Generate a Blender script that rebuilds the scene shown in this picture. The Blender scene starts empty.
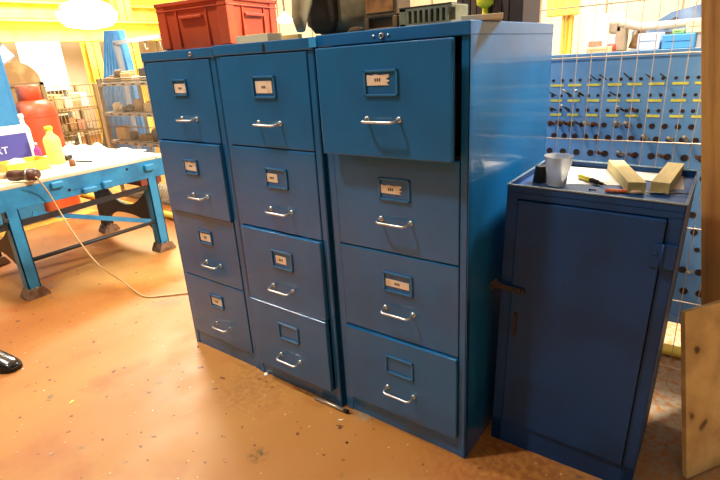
import bpy, bmesh, math, random
from mathutils import Vector, Matrix, Euler
random.seed(4)
C = bpy.context.scene.collection
PI = math.pi

# ------------------------------------------------------------------ camera
CAM = Vector((0.5503, -1.1957, 1.2507)); YAW, PITCH, ROLL, FPX = -0.6589, 0.349, -0.0632, 499.14
_f = Vector((math.sin(YAW)*math.cos(PITCH), math.cos(YAW)*math.cos(PITCH), -math.sin(PITCH)))
_r = Vector((math.cos(YAW), -math.sin(YAW), 0)); _u = _r.cross(_f)
RT = _r*math.cos(ROLL) + _u*math.sin(ROLL); UP = -_r*math.sin(ROLL) + _u*math.cos(ROLL)
def ray(x, y): return RT*((x-360)/FPX) - UP*((y-240)/FPX) + _f
def aty(x, y, Y): d = ray(x, y); return CAM + d*((Y-CAM.y)/d.y)      # survey point on a plane Y = const
def atx(x, y, X): d = ray(x, y); return CAM + d*((X-CAM.x)/d.x)
def atz(x, y, Z=0): d = ray(x, y); return CAM + d*((Z-CAM.z)/d.z)
cd = bpy.data.cameras.new('camera'); cam = bpy.data.objects.new('camera', cd); C.objects.link(cam)
cd.lens = FPX/720*36; cd.sensor_width = 36; cd.clip_start = .02
m = Matrix((RT, UP, -_f)).transposed().to_4x4(); m.translation = CAM; cam.matrix_world = m
bpy.context.scene.camera = cam

# ------------------------------------------------------------------ materials
def rgb(h):
    h = h.lstrip('#'); v = [int(h[i:i+2], 16)/255 for i in (0, 2, 4)]
    return [((c+.055)/1.055)**2.4 if c > .04 else c/12.92 for c in v] + [1]
MC = {}
def mat(name, col, rough=.5, metal=0, coat=0, col2=None, scale=6, lo=.45, hi=.65, bump=0, bscale=200, spec=.5, trans=0, speck=None, speck_t=.7, speck_s=40, coords='Object', stretch=(1,1,1), alpha=None, ior=1.45, detail=4):
    if name in MC: return MC[name]
    M = bpy.data.materials.new(name); M.use_nodes = True; N = M.node_tree.nodes; L = M.node_tree.links
    b = N['Principled BSDF']; c = rgb(col) if isinstance(col, str) else list(col)+[1]
    b.inputs['Base Color'].default_value = c; b.inputs['Roughness'].default_value = rough; b.inputs['Metallic'].default_value = metal
    b.inputs['Coat Weight'].default_value = coat; b.inputs['Coat Roughness'].default_value = .08; b.inputs['Specular IOR Level'].default_value = spec
    b.inputs['Transmission Weight'].default_value = trans; b.inputs['IOR'].default_value = ior
    if col2 or bump or speck:
        tc = N.new('ShaderNodeTexCoord'); mp = N.new('ShaderNodeMapping'); mp.inputs['Scale'].default_value = stretch
        L.new(tc.outputs[coords], mp.inputs[0])
    src = None
    def noise(s, lo, hi, d=4):
        n = N.new('ShaderNodeTexNoise'); n.inputs['Scale'].default_value = s; n.inputs['Detail'].default_value = d; L.new(mp.outputs[0], n.inputs[0])
        r = N.new('ShaderNodeMapRange'); r.inputs[1].default_value = lo; r.inputs[2].default_value = hi; L.new(n.outputs[0], r.inputs[0]); return r.outputs[0]
    def mix(fac, a, bb):
        x = N.new('ShaderNodeMix'); x.data_type = 'RGBA'; L.new(fac, x.inputs[0])
        if isinstance(a, list): x.inputs[6].default_value = a
        else: L.new(a, x.inputs[6])
        x.inputs[7].default_value = bb; return x.outputs[2]
    cur = c
    if col2: cur = mix(noise(scale, lo, hi, detail), cur, rgb(col2))
    if speck: cur = mix(noise(speck_s, speck_t, speck_t+.03, 2), cur, rgb(speck))
    if cur is not c: L.new(cur, b.inputs['Base Color'])
    if bump:
        n = N.new('ShaderNodeTexNoise'); n.inputs['Scale'].default_value = bscale; L.new(mp.outputs[0], n.inputs[0])
        bp = N.new('ShaderNodeBump'); bp.inputs['Strength'].default_value = bump; bp.inputs['Distance'].default_value = .002
        L.new(n.outputs[0], bp.inputs['Height']); L.new(bp.outputs[0], b.inputs['Normal'])
    MC[name] = M; return M
def emis(name, col, s):
    M = bpy.data.materials.new(name); M.use_nodes = True; N = M.node_tree.nodes
    N['Principled BSDF'].inputs['Emission Color'].default_value = rgb(col); N['Principled BSDF'].inputs['Emission Strength'].default_value = s
    return M
BLUE = mat('cabinet blue paint', '#1766a2', .26, coat=.6, col2='#1a5e94', scale=5, bump=.12, bscale=60, speck='#6d94b0', speck_t=.775, speck_s=45)
BLUE2 = mat('locker navy blue paint', '#0f3e74', .5, coat=.0, col2='#10345f', spec=.35, scale=5, bump=.1, bscale=60, speck='#1a2c44', speck_t=.75, speck_s=14)
BENCHBLUE = mat('bench blue paint', '#2f86b5', .45, col2='#256c98', scale=8, speck='#3c2a20', speck_t=.74, speck_s=12)
PEGBLUE = mat('rack blue paint', '#5a8cc2', .5, col2='#6898ca', scale=5, speck='#a8c0da', speck_t=.74, speck_s=22)
DARK = mat('dark cavity', '#171310', .8)
BLACK = mat('black iron', '#22262c', .5, col2='#2e241f', scale=10)
CHROME = mat('chrome', '#d4dcde', .3, metal=1)
STEEL = mat('worn steel', '#a39b8c', .4, metal=.9, col2='#6d5f50', scale=20)
CARD = mat('cream card', '#f0e0c8', .8, col2='#dcc4a4', scale=30)
INK = mat('grey ink', '#5c5147', .8)
YELLOW = mat('yellow paint', '#f4dc62', .5, col2='#efd050', scale=4)
LEMON = mat('pale yellow label tape', '#dcd95c', .6, col2='#c9c24a', scale=40)
RED = mat('red crate plastic', '#cc5630', .45, col2='#b5452c', scale=5, bump=.1, speck='#d88468', speck_t=.72, speck_s=14)
WOOD = mat('pine timber', '#c8b478', .7, col2='#a8935a', scale=18, stretch=(1, .15, 1), bump=.2, speck='#8b7a48', speck_t=.7, speck_s=30)
OAK = mat('brown timber', '#b98a4a', .7, col2='#8c6232', scale=14, stretch=(1.5, 1.5, .12), bump=.3)
CHIP = mat('stained chipboard', '#d4bc84', .75, col2='#b09464', scale=7, lo=.42, hi=.62, bump=.3, bscale=150, speck='#54442c', speck_t=.60, speck_s=7)
CREAM = mat('cream painted wall', '#efe6cc', .8, col2='#e6d9b8', scale=1.2)
WHITE = mat('white paint', '#f2f0ea', .6)
PAPER = mat('white paper', '#f1efe9', .8, col2='#e2dfd6', scale=8)

# ------------------------------------------------------------------ mesh helpers
def bx(bm, lo, hi, mi=0, bev=0, mtx=None):
    lo, hi = Vector(lo), Vector(hi)
    vs = [bm.verts.new((x, y, z)) for x in (lo.x, hi.x) for y in (lo.y, hi.y) for z in (lo.z, hi.z)]
    F = [(0,1,3,2),(4,6,7,5),(0,4,5,1),(2,3,7,6),(0,2,6,4),(1,5,7,3)]
    fs = [bm.faces.new([vs[i] for i in f]) for f in F]
    for f in fs: f.material_index = mi
    if mtx is not None: bmesh.ops.transform(bm, matrix=mtx, verts=vs)
    if bev:
        es = list({e for f in fs for e in f.edges})
        r = bmesh.ops.bevel(bm, geom=es, offset=bev, segments=2, affect='EDGES', profile=.5)
        for f in r['faces']: f.material_index = mi
    return vs
def tube(bm, pts, r, n=8, mi=0, caps=True):
    pts = [Vector(p) for p in pts]; rings = []; rr = r if isinstance(r, (list, tuple)) else [r]*len(pts)
    up = None
    for i, p in enumerate(pts):
        t = (pts[min(i+1, len(pts)-1)] - pts[max(i-1, 0)]).normalized()
        if up is None:
            a = Vector((0,0,1)) if abs(t.z) < .9 else Vector((1,0,0)); up = t.cross(a).normalized()
        s = (up - t*up.dot(t)).normalized(); up = s; q = t.cross(s)
        rings.append([bm.verts.new(p + (s*math.cos(2*PI*k/n) + q*math.sin(2*PI*k/n))*rr[i]) for k in range(n)])
    for a, b in zip(rings, rings[1:]):
        for k in range(n):
            f = bm.faces.new((a[k], a[(k+1)%n], b[(k+1)%n], b[k])); f.smooth = True; f.material_index = mi
    if caps:
        for ring, rev in ((rings[0], 1), (rings[-1], 0)):
            f = bm.faces.new(ring[::-1] if rev else ring); f.material_index = mi
def lathe(bm, prof, n=24, mi=0, mtx=None, caps=True):
    rings = [[bm.verts.new((r*math.cos(2*PI*k/n), r*math.sin(2*PI*k/n), z)) for k in range(n)] for r, z in prof]
    for a, b in zip(rings, rings[1:]):
        for k in range(n):
            f = bm.faces.new((a[k], a[(k+1)%n], b[(k+1)%n], b[k])); f.smooth = True; f.material_index = mi
    if caps:
        bm.faces.new(rings[0][::-1]).material_index = mi; bm.faces.new(rings[-1]).material_index = mi
    if mtx is not None: bmesh.ops.transform(bm, matrix=mtx, verts=[v for r in rings for v in r])
def prism(bm, poly, d, mi=0, mtx=None):
    """poly in local XZ, extruded along +Y by d"""
    a = [bm.verts.new((x, 0, z)) for x, z in poly]; b = [bm.verts.new((x, d, z)) for x, z in poly]
    n = len(poly); bm.faces.new(a).material_index = mi; bm.faces.new(b[::-1]).material_index = mi
    for i in range(n): bm.faces.new((a[i], b[i], b[(i+1)%n], a[(i+1)%n])).material_index = mi
    bmesh.ops.recalc_face_normals(bm, faces=list({f for v in a+b for f in v.link_faces}))
    if mtx is not None: bmesh.ops.transform(bm, matrix=mtx, verts=a+b)
def obj(name, bm, mats, parent=None, loc=None, rot=None):
    me = bpy.data.meshes.new(name); bmesh.ops.recalc_face_normals(bm, faces=bm.faces[:]) ; bm.to_mesh(me); bm.free()
    for m_ in (mats if isinstance(mats, (list, tuple)) else [mats]): me.materials.append(m_)
    o = bpy.data.objects.new(name, me); C.objects.link(o)
    if parent: o.parent = parent
    if loc is not None: o.location = loc
    if rot is not None: o.rotation_euler = rot
    return o
def tag(o, label, cat, group=None):
    o['label'] = label; o['category'] = cat
    if group: o['group'] = group
    return o
def thing(name, label, cat, loc=(0,0,0), rot=(0,0,0), group=None):
    o = bpy.data.objects.new(name, None); C.objects.link(o); o.location = loc; o.rotation_euler = rot
    o.empty_display_size = .1
    return tag(o, label, cat, group)
def struct(name, bm, mats, parent=None):
    o = obj(name, bm, mats, parent); o['kind'] = 'structure'; return o
def B(): return bmesh.new()
def boxobj(name, lo, hi, mats, parent=None, bev=.002, **k):
    b = B(); bx(b, lo, hi, bev=bev); return obj(name, b, mats, parent, **k)
def span(p, q, w, h):   # matrix-free bar between p and q with rectangular section
    p, q = Vector(p), Vector(q); d = q-p; L = d.length; m_ = d.to_track_quat('Y', 'Z').to_matrix().to_4x4(); m_.translation = p
    return (-w/2, 0, -h/2), (w/2, L, h/2), m_
def bar(bm, p, q, w, h, mi=0, bev=0):
    a, b_, m_ = span(p, q, w, h); bx(bm, a, b_, mi, bev, m_)

# ------------------------------------------------------------------ the room
def floor_mat():
    M = bpy.data.materials.new('worn orange floor paint'); M.use_nodes = True; N = M.node_tree.nodes; L = M.node_tree.links
    b = N['Principled BSDF']; tc = N.new('ShaderNodeTexCoord'); b.inputs['Roughness'].default_value = .38
    mp = N.new('ShaderNodeMapping'); mp.inputs['Rotation'].default_value = (0, 0, -.5); mp.inputs['Scale'].default_value = (1, .35, 1); L.new(tc.outputs['Object'], mp.inputs[0])
    def noise(s, lo, hi, d=5, v=None):
        n = N.new('ShaderNodeTexNoise'); n.inputs['Scale'].default_value = s; n.inputs['Detail'].default_value = d; L.new(v or tc.outputs['Object'], n.inputs[0])
        r = N.new('ShaderNodeMapRange'); r.inputs[1].default_value = lo; r.inputs[2].default_value = hi; L.new(n.outputs[0], r.inputs[0]); return r.outputs[0]
    def mix(fac, a, bb):
        x = N.new('ShaderNodeMix'); x.data_type = 'RGBA'; L.new(fac, x.inputs[0])
        if isinstance(a, list): x.inputs[6].default_value = a
        else: L.new(a, x.inputs[6])
        x.inputs[7].default_value = bb; return x.outputs[2]
    c = mix(noise(1.1, .35, .65, 6, mp.outputs[0]), rgb('#a66528'), rgb('#b6803c'))
    c = mix(noise(3.2, .55, .75, 7), c, rgb('#a2521f'))
    c = mix(noise(.9, .56, .68, 6), c, rgb('#b88c50'))
    c = mix(noise(26, .68, .72, 2), c, rgb('#6b3a20'))
    c = mix(noise(60, .765, .785, 1), c, rgb('#e6d6b8'))
    c = mix(noise(9, .69, .75, 3), c, rgb('#7c6844'))
    def stain_shade(c, x, y, rad, col, amt):
        v = N.new('ShaderNodeVectorMath'); v.operation = 'DISTANCE'; L.new(tc.outputs['Object'], v.inputs[0]); v.inputs[1].default_value = (x, y, 0)
        a = N.new('ShaderNodeMapRange'); a.inputs[1].default_value = rad; a.inputs[2].default_value = rad*.3; a.inputs[3].default_value = 0; a.inputs[4].default_value = 1; L.new(v.outputs['Value'], a.inputs[0])
        mm_ = N.new('ShaderNodeMath'); mm_.operation = 'MULTIPLY'; L.new(a.outputs[0], mm_.inputs[0]); L.new(noise(45, .38, .6, 6), mm_.inputs[1])
        m2 = N.new('ShaderNodeMath'); m2.operation = 'MULTIPLY'; L.new(mm_.outputs[0], m2.inputs[0]); m2.inputs[1].default_value = amt
        return mix(m2.outputs[0], c, rgb(col))
    c = stain_shade(c, -.593, -.363, .045, '#5c4a22', .9); c = stain_shade(c, -1.404, -.336, .07, '#8a7448', .8); c = stain_shade(c, -.41, .0, .05, '#a8a08c', .8); c = stain_shade(c, -.9, -.1, .22, '#7a4a22', .4)
    c = stain_shade(c, .2, .1, .45, '#7c3c22', .6); c = stain_shade(c, .85, .75, .9, '#a8967c', 1.6); c = stain_shade(c, -2.9, .5, .5, '#a88a5c', .5)  # first call paints the locker-side shade brown; the others tint floor grey-beige and tan
    L.new(c, b.inputs['Base Color'])
    r = noise(5, .3, .7, 5); rr = N.new('ShaderNodeMapRange'); rr.inputs[3].default_value = .44; rr.inputs[4].default_value = .58; L.new(r, rr.inputs[0]); L.new(rr.outputs[0], b.inputs['Roughness'])
    bp = N.new('ShaderNodeBump'); bp.inputs['Strength'].default_value = .03; bp.inputs['Distance'].default_value = .003; L.new(r, bp.inputs['Height']); L.new(bp.outputs[0], b.inputs['Normal'])
    return M
b = B(); bx(b, (-11, -4, -.1), (4, 7, 0)); struct('floor', b, floor_mat())
b = B(); bx(b, (-11.2, -4, 0), (-11, 7, 5)); struct('wall_left', b, CREAM)
b = B(); bx(b, (-11.2, 6, 0), (4, 6.2, 5))
for i in range(18):                       # sheeting joints in the wall cladding
    x = -10.6 + i*.8; bx(b, (x, 5.985, .1), (x+.02, 6, 4.9), 1)
bx(b, (-11, 5.98, 2.35), (4, 6, 2.39), 1)
struct('wall_back', b, [CREAM, mat('cladding joint', '#a8987a', .8)])
b = B(); bx(b, (-11.2, -4, 5), (4, 6.2, 5.1)); struct('ceiling', b, mat('ceiling', '#d8cfb4', .9))
b = B(); bx(b, (-4.5, -3, 0), (-4.36, 1.0, .002)); struct('trim_1', b, mat('yellow floor line', '#dfb23c', .6, col2='#c78f48', scale=10))

# overhead crane beams and columns, yellow
def beam(label, p, q, w, h, grp='yellow crane beams'):
    r = B(); p, q = Vector(p), Vector(q)
    bar(r, p+Vector((0,0,h/2)), q+Vector((0,0,h/2)), w, .03); bar(r, p-Vector((0,0,h/2)), q-Vector((0,0,h/2)), w, .03); bar(r, p, q, .02, h)
    o = obj('crane_beam', r, YELLOW); tag(o, label, 'crane beam', grp); return o
z1 = atx(20, 31, -7).z
beam('broad yellow overhead crane beam, the lowest of those at upper left', (-7, -3, z1), (-7, 6, z1), .2, .24)
z2 = atx(20, 10, -8).z
beam('yellow overhead beam above the broad crane beam', (-8, -3, z2), (-8, 6, z2), .2, .2)
z3 = atx(20, 1, -9).z
beam('yellow overhead beam nearest the ceiling at upper left', (-9, -3, z3+.1), (-9, 6, z3+.1), .2, .22)
def column(px, py, Y, w, top, label):
    p = aty(px, py, Y); r = B()
    bx(r, (p.x-w/2, Y-.008, 0), (p.x+w/2, Y+.008, top)); bx(r, (p.x-w/2, Y-w/2, 0), (p.x-w/2+.02, Y+w/2, top)); bx(r, (p.x+w/2-.02, Y-w/2, 0), (p.x+w/2, Y+w/2, top))
    bx(r, (p.x-w*.7, Y-w*.7, 0), (p.x+w*.7, Y+w*.7, .02))
    o = obj('steel_column', r, YELLOW); tag(o, label, 'column', 'yellow steel columns'); return p
column(93, 60, 3.0, .2, z1+.1, 'broad yellow steel column beside the ribbed blue guard')
column(131, 58, 3.6, .22, 3.4, 'yellow steel column behind the wire rack and grey rail')
column(567, 35, 4.2, .09, 3.6, 'thin yellow steel post above the tool rack, right of the tall cabinet')
p = aty(567, 8, 4.2)
b = B(); bx(b, (p.x-.16, 4.1, p.z-.07), (p.x+.13, 4.15, p.z+.3), bev=.01); tag(obj('gusset_plate', b, YELLOW), 'wide yellow plate at the head of the thin post', 'plate')

# hanging lamps (tubes)
TUBE = emis('fluorescent tube glow', '#fff6e0', 28)
def lamp(c, L_, yaw, label, W=.3):
    t = thing('fluorescent_lamp', label, 'lamp', c, (0, 0, yaw), 'hanging fluorescent lamps')
    r = B(); bx(r, (-L_/2, -W/2, .03), (L_/2, W/2, .08), bev=.01); obj('housing', r, WHITE, t)
    for s in (-1, 1):
        r = B(); tube(r, [(-L_/2+.03, s*W*.27, 0), (L_/2-.03, s*W*.27, 0)], .022, 10); obj('tube', r, TUBE, t)
    r = B(); tube(r, [(-L_*.35, 0, .08), (-L_*.35, 0, 5-c[2])], .005, 6); tube(r, [(L_*.35, 0, .08), (L_*.35, 0, 5-c[2])], .005, 6); obj('hanging_rod', r, STEEL, t)
    return t
def bowl_lamp(px, py, D, rr, label):
    d = ray(px, py); d = d/d.length; c = CAM + d*D; t = thing('high_bay_lamp', label, 'lamp', c, (0, 0, 0), 'glowing high bay lamps')
    r = B(); lathe(r, [(rr*.3, -rr*.38), (rr*.75, -rr*.3), (rr*.95, -rr*.1), (rr, .08*rr), (rr*.9, rr*.2)], 32); obj('glass_bowl', r, TUBE, t)
    r = B(); lathe(r, [(rr*1.02, rr*.15), (rr*.8, rr*.4), (rr*.35, rr*.6), (rr*.3, rr*.95), (rr*.1, rr)], 32); obj('reflector', r, WHITE, t)
    r = B(); tube(r, [(0, 0, rr), (0, 0, 5-c[2])], .012, 6); obj('hanging_rod', r, STEEL, t)
bowl_lamp(88, 17, 6.0, .27, 'large glaring high bay lamp hanging at upper left under the crane beams')
bowl_lamp(285, 20, 6.5, .09, 'small bright lamp seen between the red crate and the bag')

# ------------------------------------------------------------------ filing cabinets
H = 1.32; TOPS = [1.283, .98, .677, .374]
def filing_cabinet(name, label, x0, w, y0, lean, sl, sr, opens, handle_dz, handle_c, handle_w, frame_c, frame_s, frame_dz, cards, lock):
    D = .64
    t = thing(name, label, 'filing cabinet', (x0, y0, 0), (0, lean, 0), 'blue four drawer filing cabinets')
    r = B(); T = .004
    bx(r, (0, .0, 0), (T, D, H-.005)); bx(r, (w-T, 0, 0), (w, D, H-.005)); bx(r, (0, D-T, 0), (w, D, H-.005))
    bx(r, (-.001, -.006, H-.034), (w+.001, D+.001, H), bev=.003)                 # top cap with its folded lip
    bx(r, (0, 0, 0), (sl, .02, H-.034), bev=.0015); bx(r, (w-sr, 0, 0), (w, .02, H-.034), bev=.0015)
    bx(r, (sl, .004, 0), (w-sr, .02, .072)); bx(r, (T, .022, .0), (w-T, D-.01, .02))
    for z in TOPS[1:]: bx(r, (sl, .012, z), (w-sr, .03, z+.008), 1)
    bx(r, (T, .30, .02), (w-T, .31, H-.04), 1)                                   # inner frame
    for z in TOPS:
        for xx in (T, w-T-.01): bx(r, (xx, .03, z-.2), (xx+.01, D-.02, z-.17), 1)
    obj('carcass', r, [BLUE, DARK], t)
    if lock and lock[1] is None:
        r = B(); bx(r, (lock[0]-.005, -.0075, H-.031), (lock[0]+.005, -.006, H-.007)); obj('lock', r, DARK, t)
    elif lock:
        r = B(); mx = Matrix.Translation((lock[0], -.006, H-.018)) @ Matrix.Rotation(PI/2, 4, 'X')
        lathe(r, [(.008, 0), (.008, .004), (.005, .006), (.005, .004)], 16, 0, mx); bx(r, (lock[0]-.001, -.011, H-.022), (lock[0]+.001, -.009, H-.014), 1)
        obj('lock', r, [CHROME, DARK], t)
        for dx in lock[1]:
            r = B(); lathe(r, [(.0045, 0), (.004, .002), (.001, .003)], 10, 0, Matrix.Translation((lock[0]+dx, -.006, H-.017)) @ Matrix.Rotation(PI/2, 4, 'X')); obj('screw', r, CHROME, t)
    for i, zt in enumerate(TOPS):
        op = opens[i]; a, c_ = sl+.002, w-sr-.002; zb = zt-.299
        r = B(); bx(r, (a, -.004, zb), (c_, .016, zt), bev=.003)
        bx(r, (a+.02, .016, zb+.03), (a+.024, .58, zt-.06), 1); bx(r, (c_-.024, .016, zb+.03), (c_-.02, .58, zt-.06), 1); bx(r, (a+.02, .016, zb+.03), (c_-.02, .58, zb+.034), 1)
        if op > .03:                                   # suspension files show in the gap
            for k in range(9): bx(r, (a+.03, .03+k*.05, zb+.04), (c_-.03, .034+k*.05, zt-.07-.01*(k%3)), 2)
        dr = obj('drawer', r, [BLUE, DARK, mat('manila folder', '#8a7448', .8)], t, loc=(0, -op, 0))
        hx, hz = handle_c[i] if isinstance(handle_c, list) else handle_c, zt-handle_dz
        r = B(); hw = handle_w/2
        for s in (-1, 1):
            lathe(r, [(.0085, 0), (.0085, .003), (.0055, .005)], 14, 0, Matrix.Translation((hx+s*hw, -.004, hz+.003)) @ Matrix.Rotation(PI/2, 4, 'X'))
        pts = [(hx-hw, -.004, hz+.003), (hx-hw, -.027, hz+.001), (hx-hw+.003, -.034, hz), (hx-hw+.010, -.038, hz-.001), (hx+hw-.010, -.038, hz-.001), (hx+hw-.003, -.034, hz), (hx+hw, -.027, hz+.001), (hx+hw, -.004, hz+.003)]
        tube(r, pts, .0038, 10); obj('handle', r, CHROME, dr)
        fw, fh = frame_s; fx, fz = (frame_c[i] if isinstance(frame_c, list) else frame_c), zt-frame_dz; r = B(); e = .006
        y1, y2 = -.0095, -.004
        bx(r, (fx-fw/2, y1, fz-fh/2), (fx-fw/2+e, y2, fz+fh/2), bev=.001); bx(r, (fx+fw/2-e, y1, fz-fh/2), (fx+fw/2, y2, fz+fh/2), bev=.001)
        bx(r, (fx-fw/2, y1, fz-fh/2), (fx+fw/2, y2, fz-fh/2+e), bev=.001); bx(r, (fx-fw/2, y1, fz+fh/2-e), (fx+fw/2, y2, fz+fh/2), bev=.001)
        obj('label_holder', r, mat('holder blue', '#2a6fa3', .3, coat=.3), dr)
        if cards[i]:
            cx, cz, cw, chh, torn = cards[i]; r = B()
            n = 7; top = [];
            poly = [(cx-cw/2, cz-chh/2), (cx+cw/2, cz-chh/2)]
            if torn: poly += [(cx+cw/2-.006, cz-chh*.25), (cx+cw/2+.004, cz-chh*.1), (cx+cw/2-.008, cz+chh*.05), (cx+cw/2+.003, cz+chh*.3), (cx+cw/2, cz+chh/2), (cx+.1*cw, cz+chh*.42), (cx-.1*cw, cz+chh*.52), (cx-cw*.3, cz+chh*.4)]
            else: poly += [(cx+cw/2, cz+chh/2)]
            poly += [(cx-cw/2, cz+chh/2)]
            prism(r, poly, .001, 0, Matrix.Translation((fx, -.0058, fz)))
            for k in range(3): bx(r, (fx+cx-.010+k*.007, -.0062, fz+cz-.004), (fx+cx-.005+k*.007, -.0058, fz+cz+.004), 1)
            obj('label_card', r, [CARD, INK], dr)
    return t
F, T_ = False, True
filing_cabinet('filing_cabinet', 'blue filing cabinet under the red crate, furthest from the locker, four labelled drawers', -1.4135, .4515, -.009, .006, .022, .030,
    [0, .012, 0, 0], .214, [.252, .256, .249, .246], .092, [.225, .226, .223, .226], (.088, .060), .096, [(0,-.003,.07,.034,F), (-.002,.004,.072,.036,T_), (0,0,.068,.034,F), (0,0,.07,.034,F)], (.325, []))
filing_cabinet('filing_cabinet', 'blue filing cabinet in the middle, its two lower drawers pulled slightly open', -.9570, .455, -.014, .008, .024, .026,
    [0, 0, .014, .020], .219, [.238, .247, .226, .228], .102, [.232, .242, .238, .234], (.106, .070), .101, [(-.002,0,.076,.038,F), (-.022,0,.052,.03,F), (-.006,0,.052,.03,F), None], (.25, None))
filing_cabinet('filing_cabinet', 'blue filing cabinet with its top drawer pulled open, next to the low locker', -.4875, .4875, 0, -.001, .030, .024,
    [.045, 0, 0, .010], .196, .256, .104, .255, (.108, .068), .098, [(-.01,.008,.07,.028,T_), (-.012,0,.07,.026,T_), (-.002,-.002,.086,.024,F), None], (.235, [-.027, .02]))
# bright blue painted in for the lit edge of the middle cabinet
b = B(); p = aty(313, 42, -.022); bx(b, (p.x-.016, -.0235, p.z-.014), (p.x+.012, -.0215, p.z+.013)); tag(obj('lit_edge_patch', b, mat('lit edge blue', '#2f9be0', .5)), 'small bright blue patch painted as the lit top edge between two filing cabinets', 'patch')

# ------------------------------------------------------------------ low locker
sx, sy, sa, sw, sd, sh, ls = .0298, .1445, .017, .4296, .3835, .8954, .0233
LR = thing('locker', 'low navy blue single-door steel locker with a raised tray rim', 'locker', (sx, sy, 0), (0, ls, sa))
r = B(); T = .003
bx(r, (0, 0, 0), (T, sd, sh)); bx(r, (sw-T, 0, 0), (sw, sd, sh)); bx(r, (0, sd-T, 0), (sw, sd, sh)); bx(r, (0, 0, sh-.04), (sw, T, sh)); bx(r, (0, 0, sh-.024), (sw, sd, sh-.021))
bx(r, (0, 0, 0), (.032, .015, sh-.036), bev=.001); bx(r, (sw-.032, 0, 0), (sw, .015, sh-.036), bev=.001); bx(r, (0, 0, 0), (sw, .015, .088), bev=.001)
for lo_, hi_ in (((-.002, -.002, sh-.004), (sw+.002, .004, sh)), ((-.002, sd-.004, sh-.004), (sw+.002, sd+.002, sh)), ((-.002, 0, sh-.004), (.004, sd, sh)), ((sw-.004, 0, sh-.004), (sw+.002, sd, sh))):
    bx(r, lo_, hi_, 1, bev=.001)
obj('body', r, [BLUE2, mat('rubbed rim edge', '#8ea3b0', .35, metal=.5)], LR)
r = B(); bx(r, (.034, -.008, .092), (sw-.034, .012, sh-.044), bev=.003); door = obj('door', r, BLUE2, LR)
r = B(); bx(r, (.05, -.016, .43), (.056, -.008, .50), bev=.001); bx(r, (.0465, -.0095, .425), (.0595, -.008, .505)); obj('handle', r, BLACK, door)
r = B(); bar(r, (-.024, -.014, .583), (.075, -.014, .578), .005, .018, bev=.001); bar(r, (-.022, -.014, .585), (-.026, -.014, .560), .005, .014, bev=.001); bar(r, (-.022, -.014, .585), (-.008, -.014, .600), .005, .008)
for xx in (.045, .065): lathe(r, [(.005, 0), (.003, .003)], 10, 0, Matrix.Translation((xx, -.0165, .579)) @ Matrix.Rotation(PI/2, 4, 'X'))
obj('hasp', r, BLACK, door)
r = B(); bx(r, (sw-.054, -.0115, .728), (sw-.030, -.0085, .79), bev=.001); bx(r, (sw-.030, -.012, .728), (sw-.002, -.0005, .79), bev=.001); tube(r, [(sw-.031, -.013, .726), (sw-.031, -.013, .792)], .0035)
lathe(r, [(.006, 0), (.005, .002), (.002, .001)], 12, 0, Matrix.Translation((sw-.045, -.0115, .765)) @ Matrix.Rotation(PI/2, 4, 'X')); obj('hinge', r, BLUE2, LR)

# things in the locker tray
TZ = .876
def Lz(x): return TZ - ls*(x-.03) + .0005        # the tray floor leans with the locker
LM = Matrix.Translation((sx, sy, 0)) @ Euler((0, ls, sa)).to_matrix().to_4x4(); LI = LM.inverted()
def tray(px, py, up=0):
    """world point of the tray floor seen at a surveyed spot"""
    d = ray(px, py); n = LM.to_3x3() @ Vector((0,0,1)); p0 = LM @ Vector((0, 0, sh-.021+up)); return CAM + d*((p0-CAM).dot(n)/d.dot(n))
def flat(name, pix, label, cat, m_, up=.0003, th=.0008):
    r = B(); vs = [tray(*q, up) for q in pix]; a = [r.verts.new(v) for v in vs]; c_ = [r.verts.new(v+Vector((0,0,th))) for v in vs]; n = len(vs)
    r.faces.new(a); r.faces.new(c_)
    for i in range(n): r.faces.new((a[i], a[(i+1)%n], c_[(i+1)%n], c_[i]))
    return tag(obj(name, r, m_), label, cat)
flat('paper_sheet', [(561,166.5),(612,169),(640,186),(562,184)], 'white paper sheet lying under the yellow screwdriver', 'paper', PAPER)
flat('paper_sheet', [(630,169),(669,170.5),(652,181),(636,179.5)], 'white paper sheet between the two timber blocks', 'paper', PAPER, .0013)
flat('card_sheet', [(668,180),(683,176),(684,190),(655,189)], 'grey card under the right timber block beside the tray rim', 'card', mat('grey card', '#a89c94', .8))
def block(name, pts, h, label):
    r = B(); q = [tray(*p_, h) for p_ in pts]; n = LM.to_3x3() @ Vector((0,0,1)); c_ = sum(q, Vector())/4
    # rectangle of equal width along the long axis
    a = (q[0]+q[1])/2; e = (q[2]+q[3])/2; d = (e-a); L_ = d.length; d.normalize(); s = d.cross(n).normalized(); w = .044/2
    mm = Matrix((s, d, n)).transposed().to_4x4(); mm.translation = a - n*(h-.0022)
    bx(r, (-w, 0, 0), (w, L_, h-.0022), bev=.0012); o = obj(name, r, [WOOD]); o.matrix_world = mm
    for v in o.data.vertices: pass
    return tag(o, label, 'timber block', 'timber offcuts in the locker tray')
block('timber_block', [(609,160),(623,160),(647.5,182),(627.5,182.5)], .033, 'pale timber block in the locker tray, the one nearer the plastic cup')
block('timber_block', [(667.5,162.5),(685,163),(671.7,183),(650,181.7)], .033, 'pale timber block nearest the right rim of the locker tray')
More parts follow.
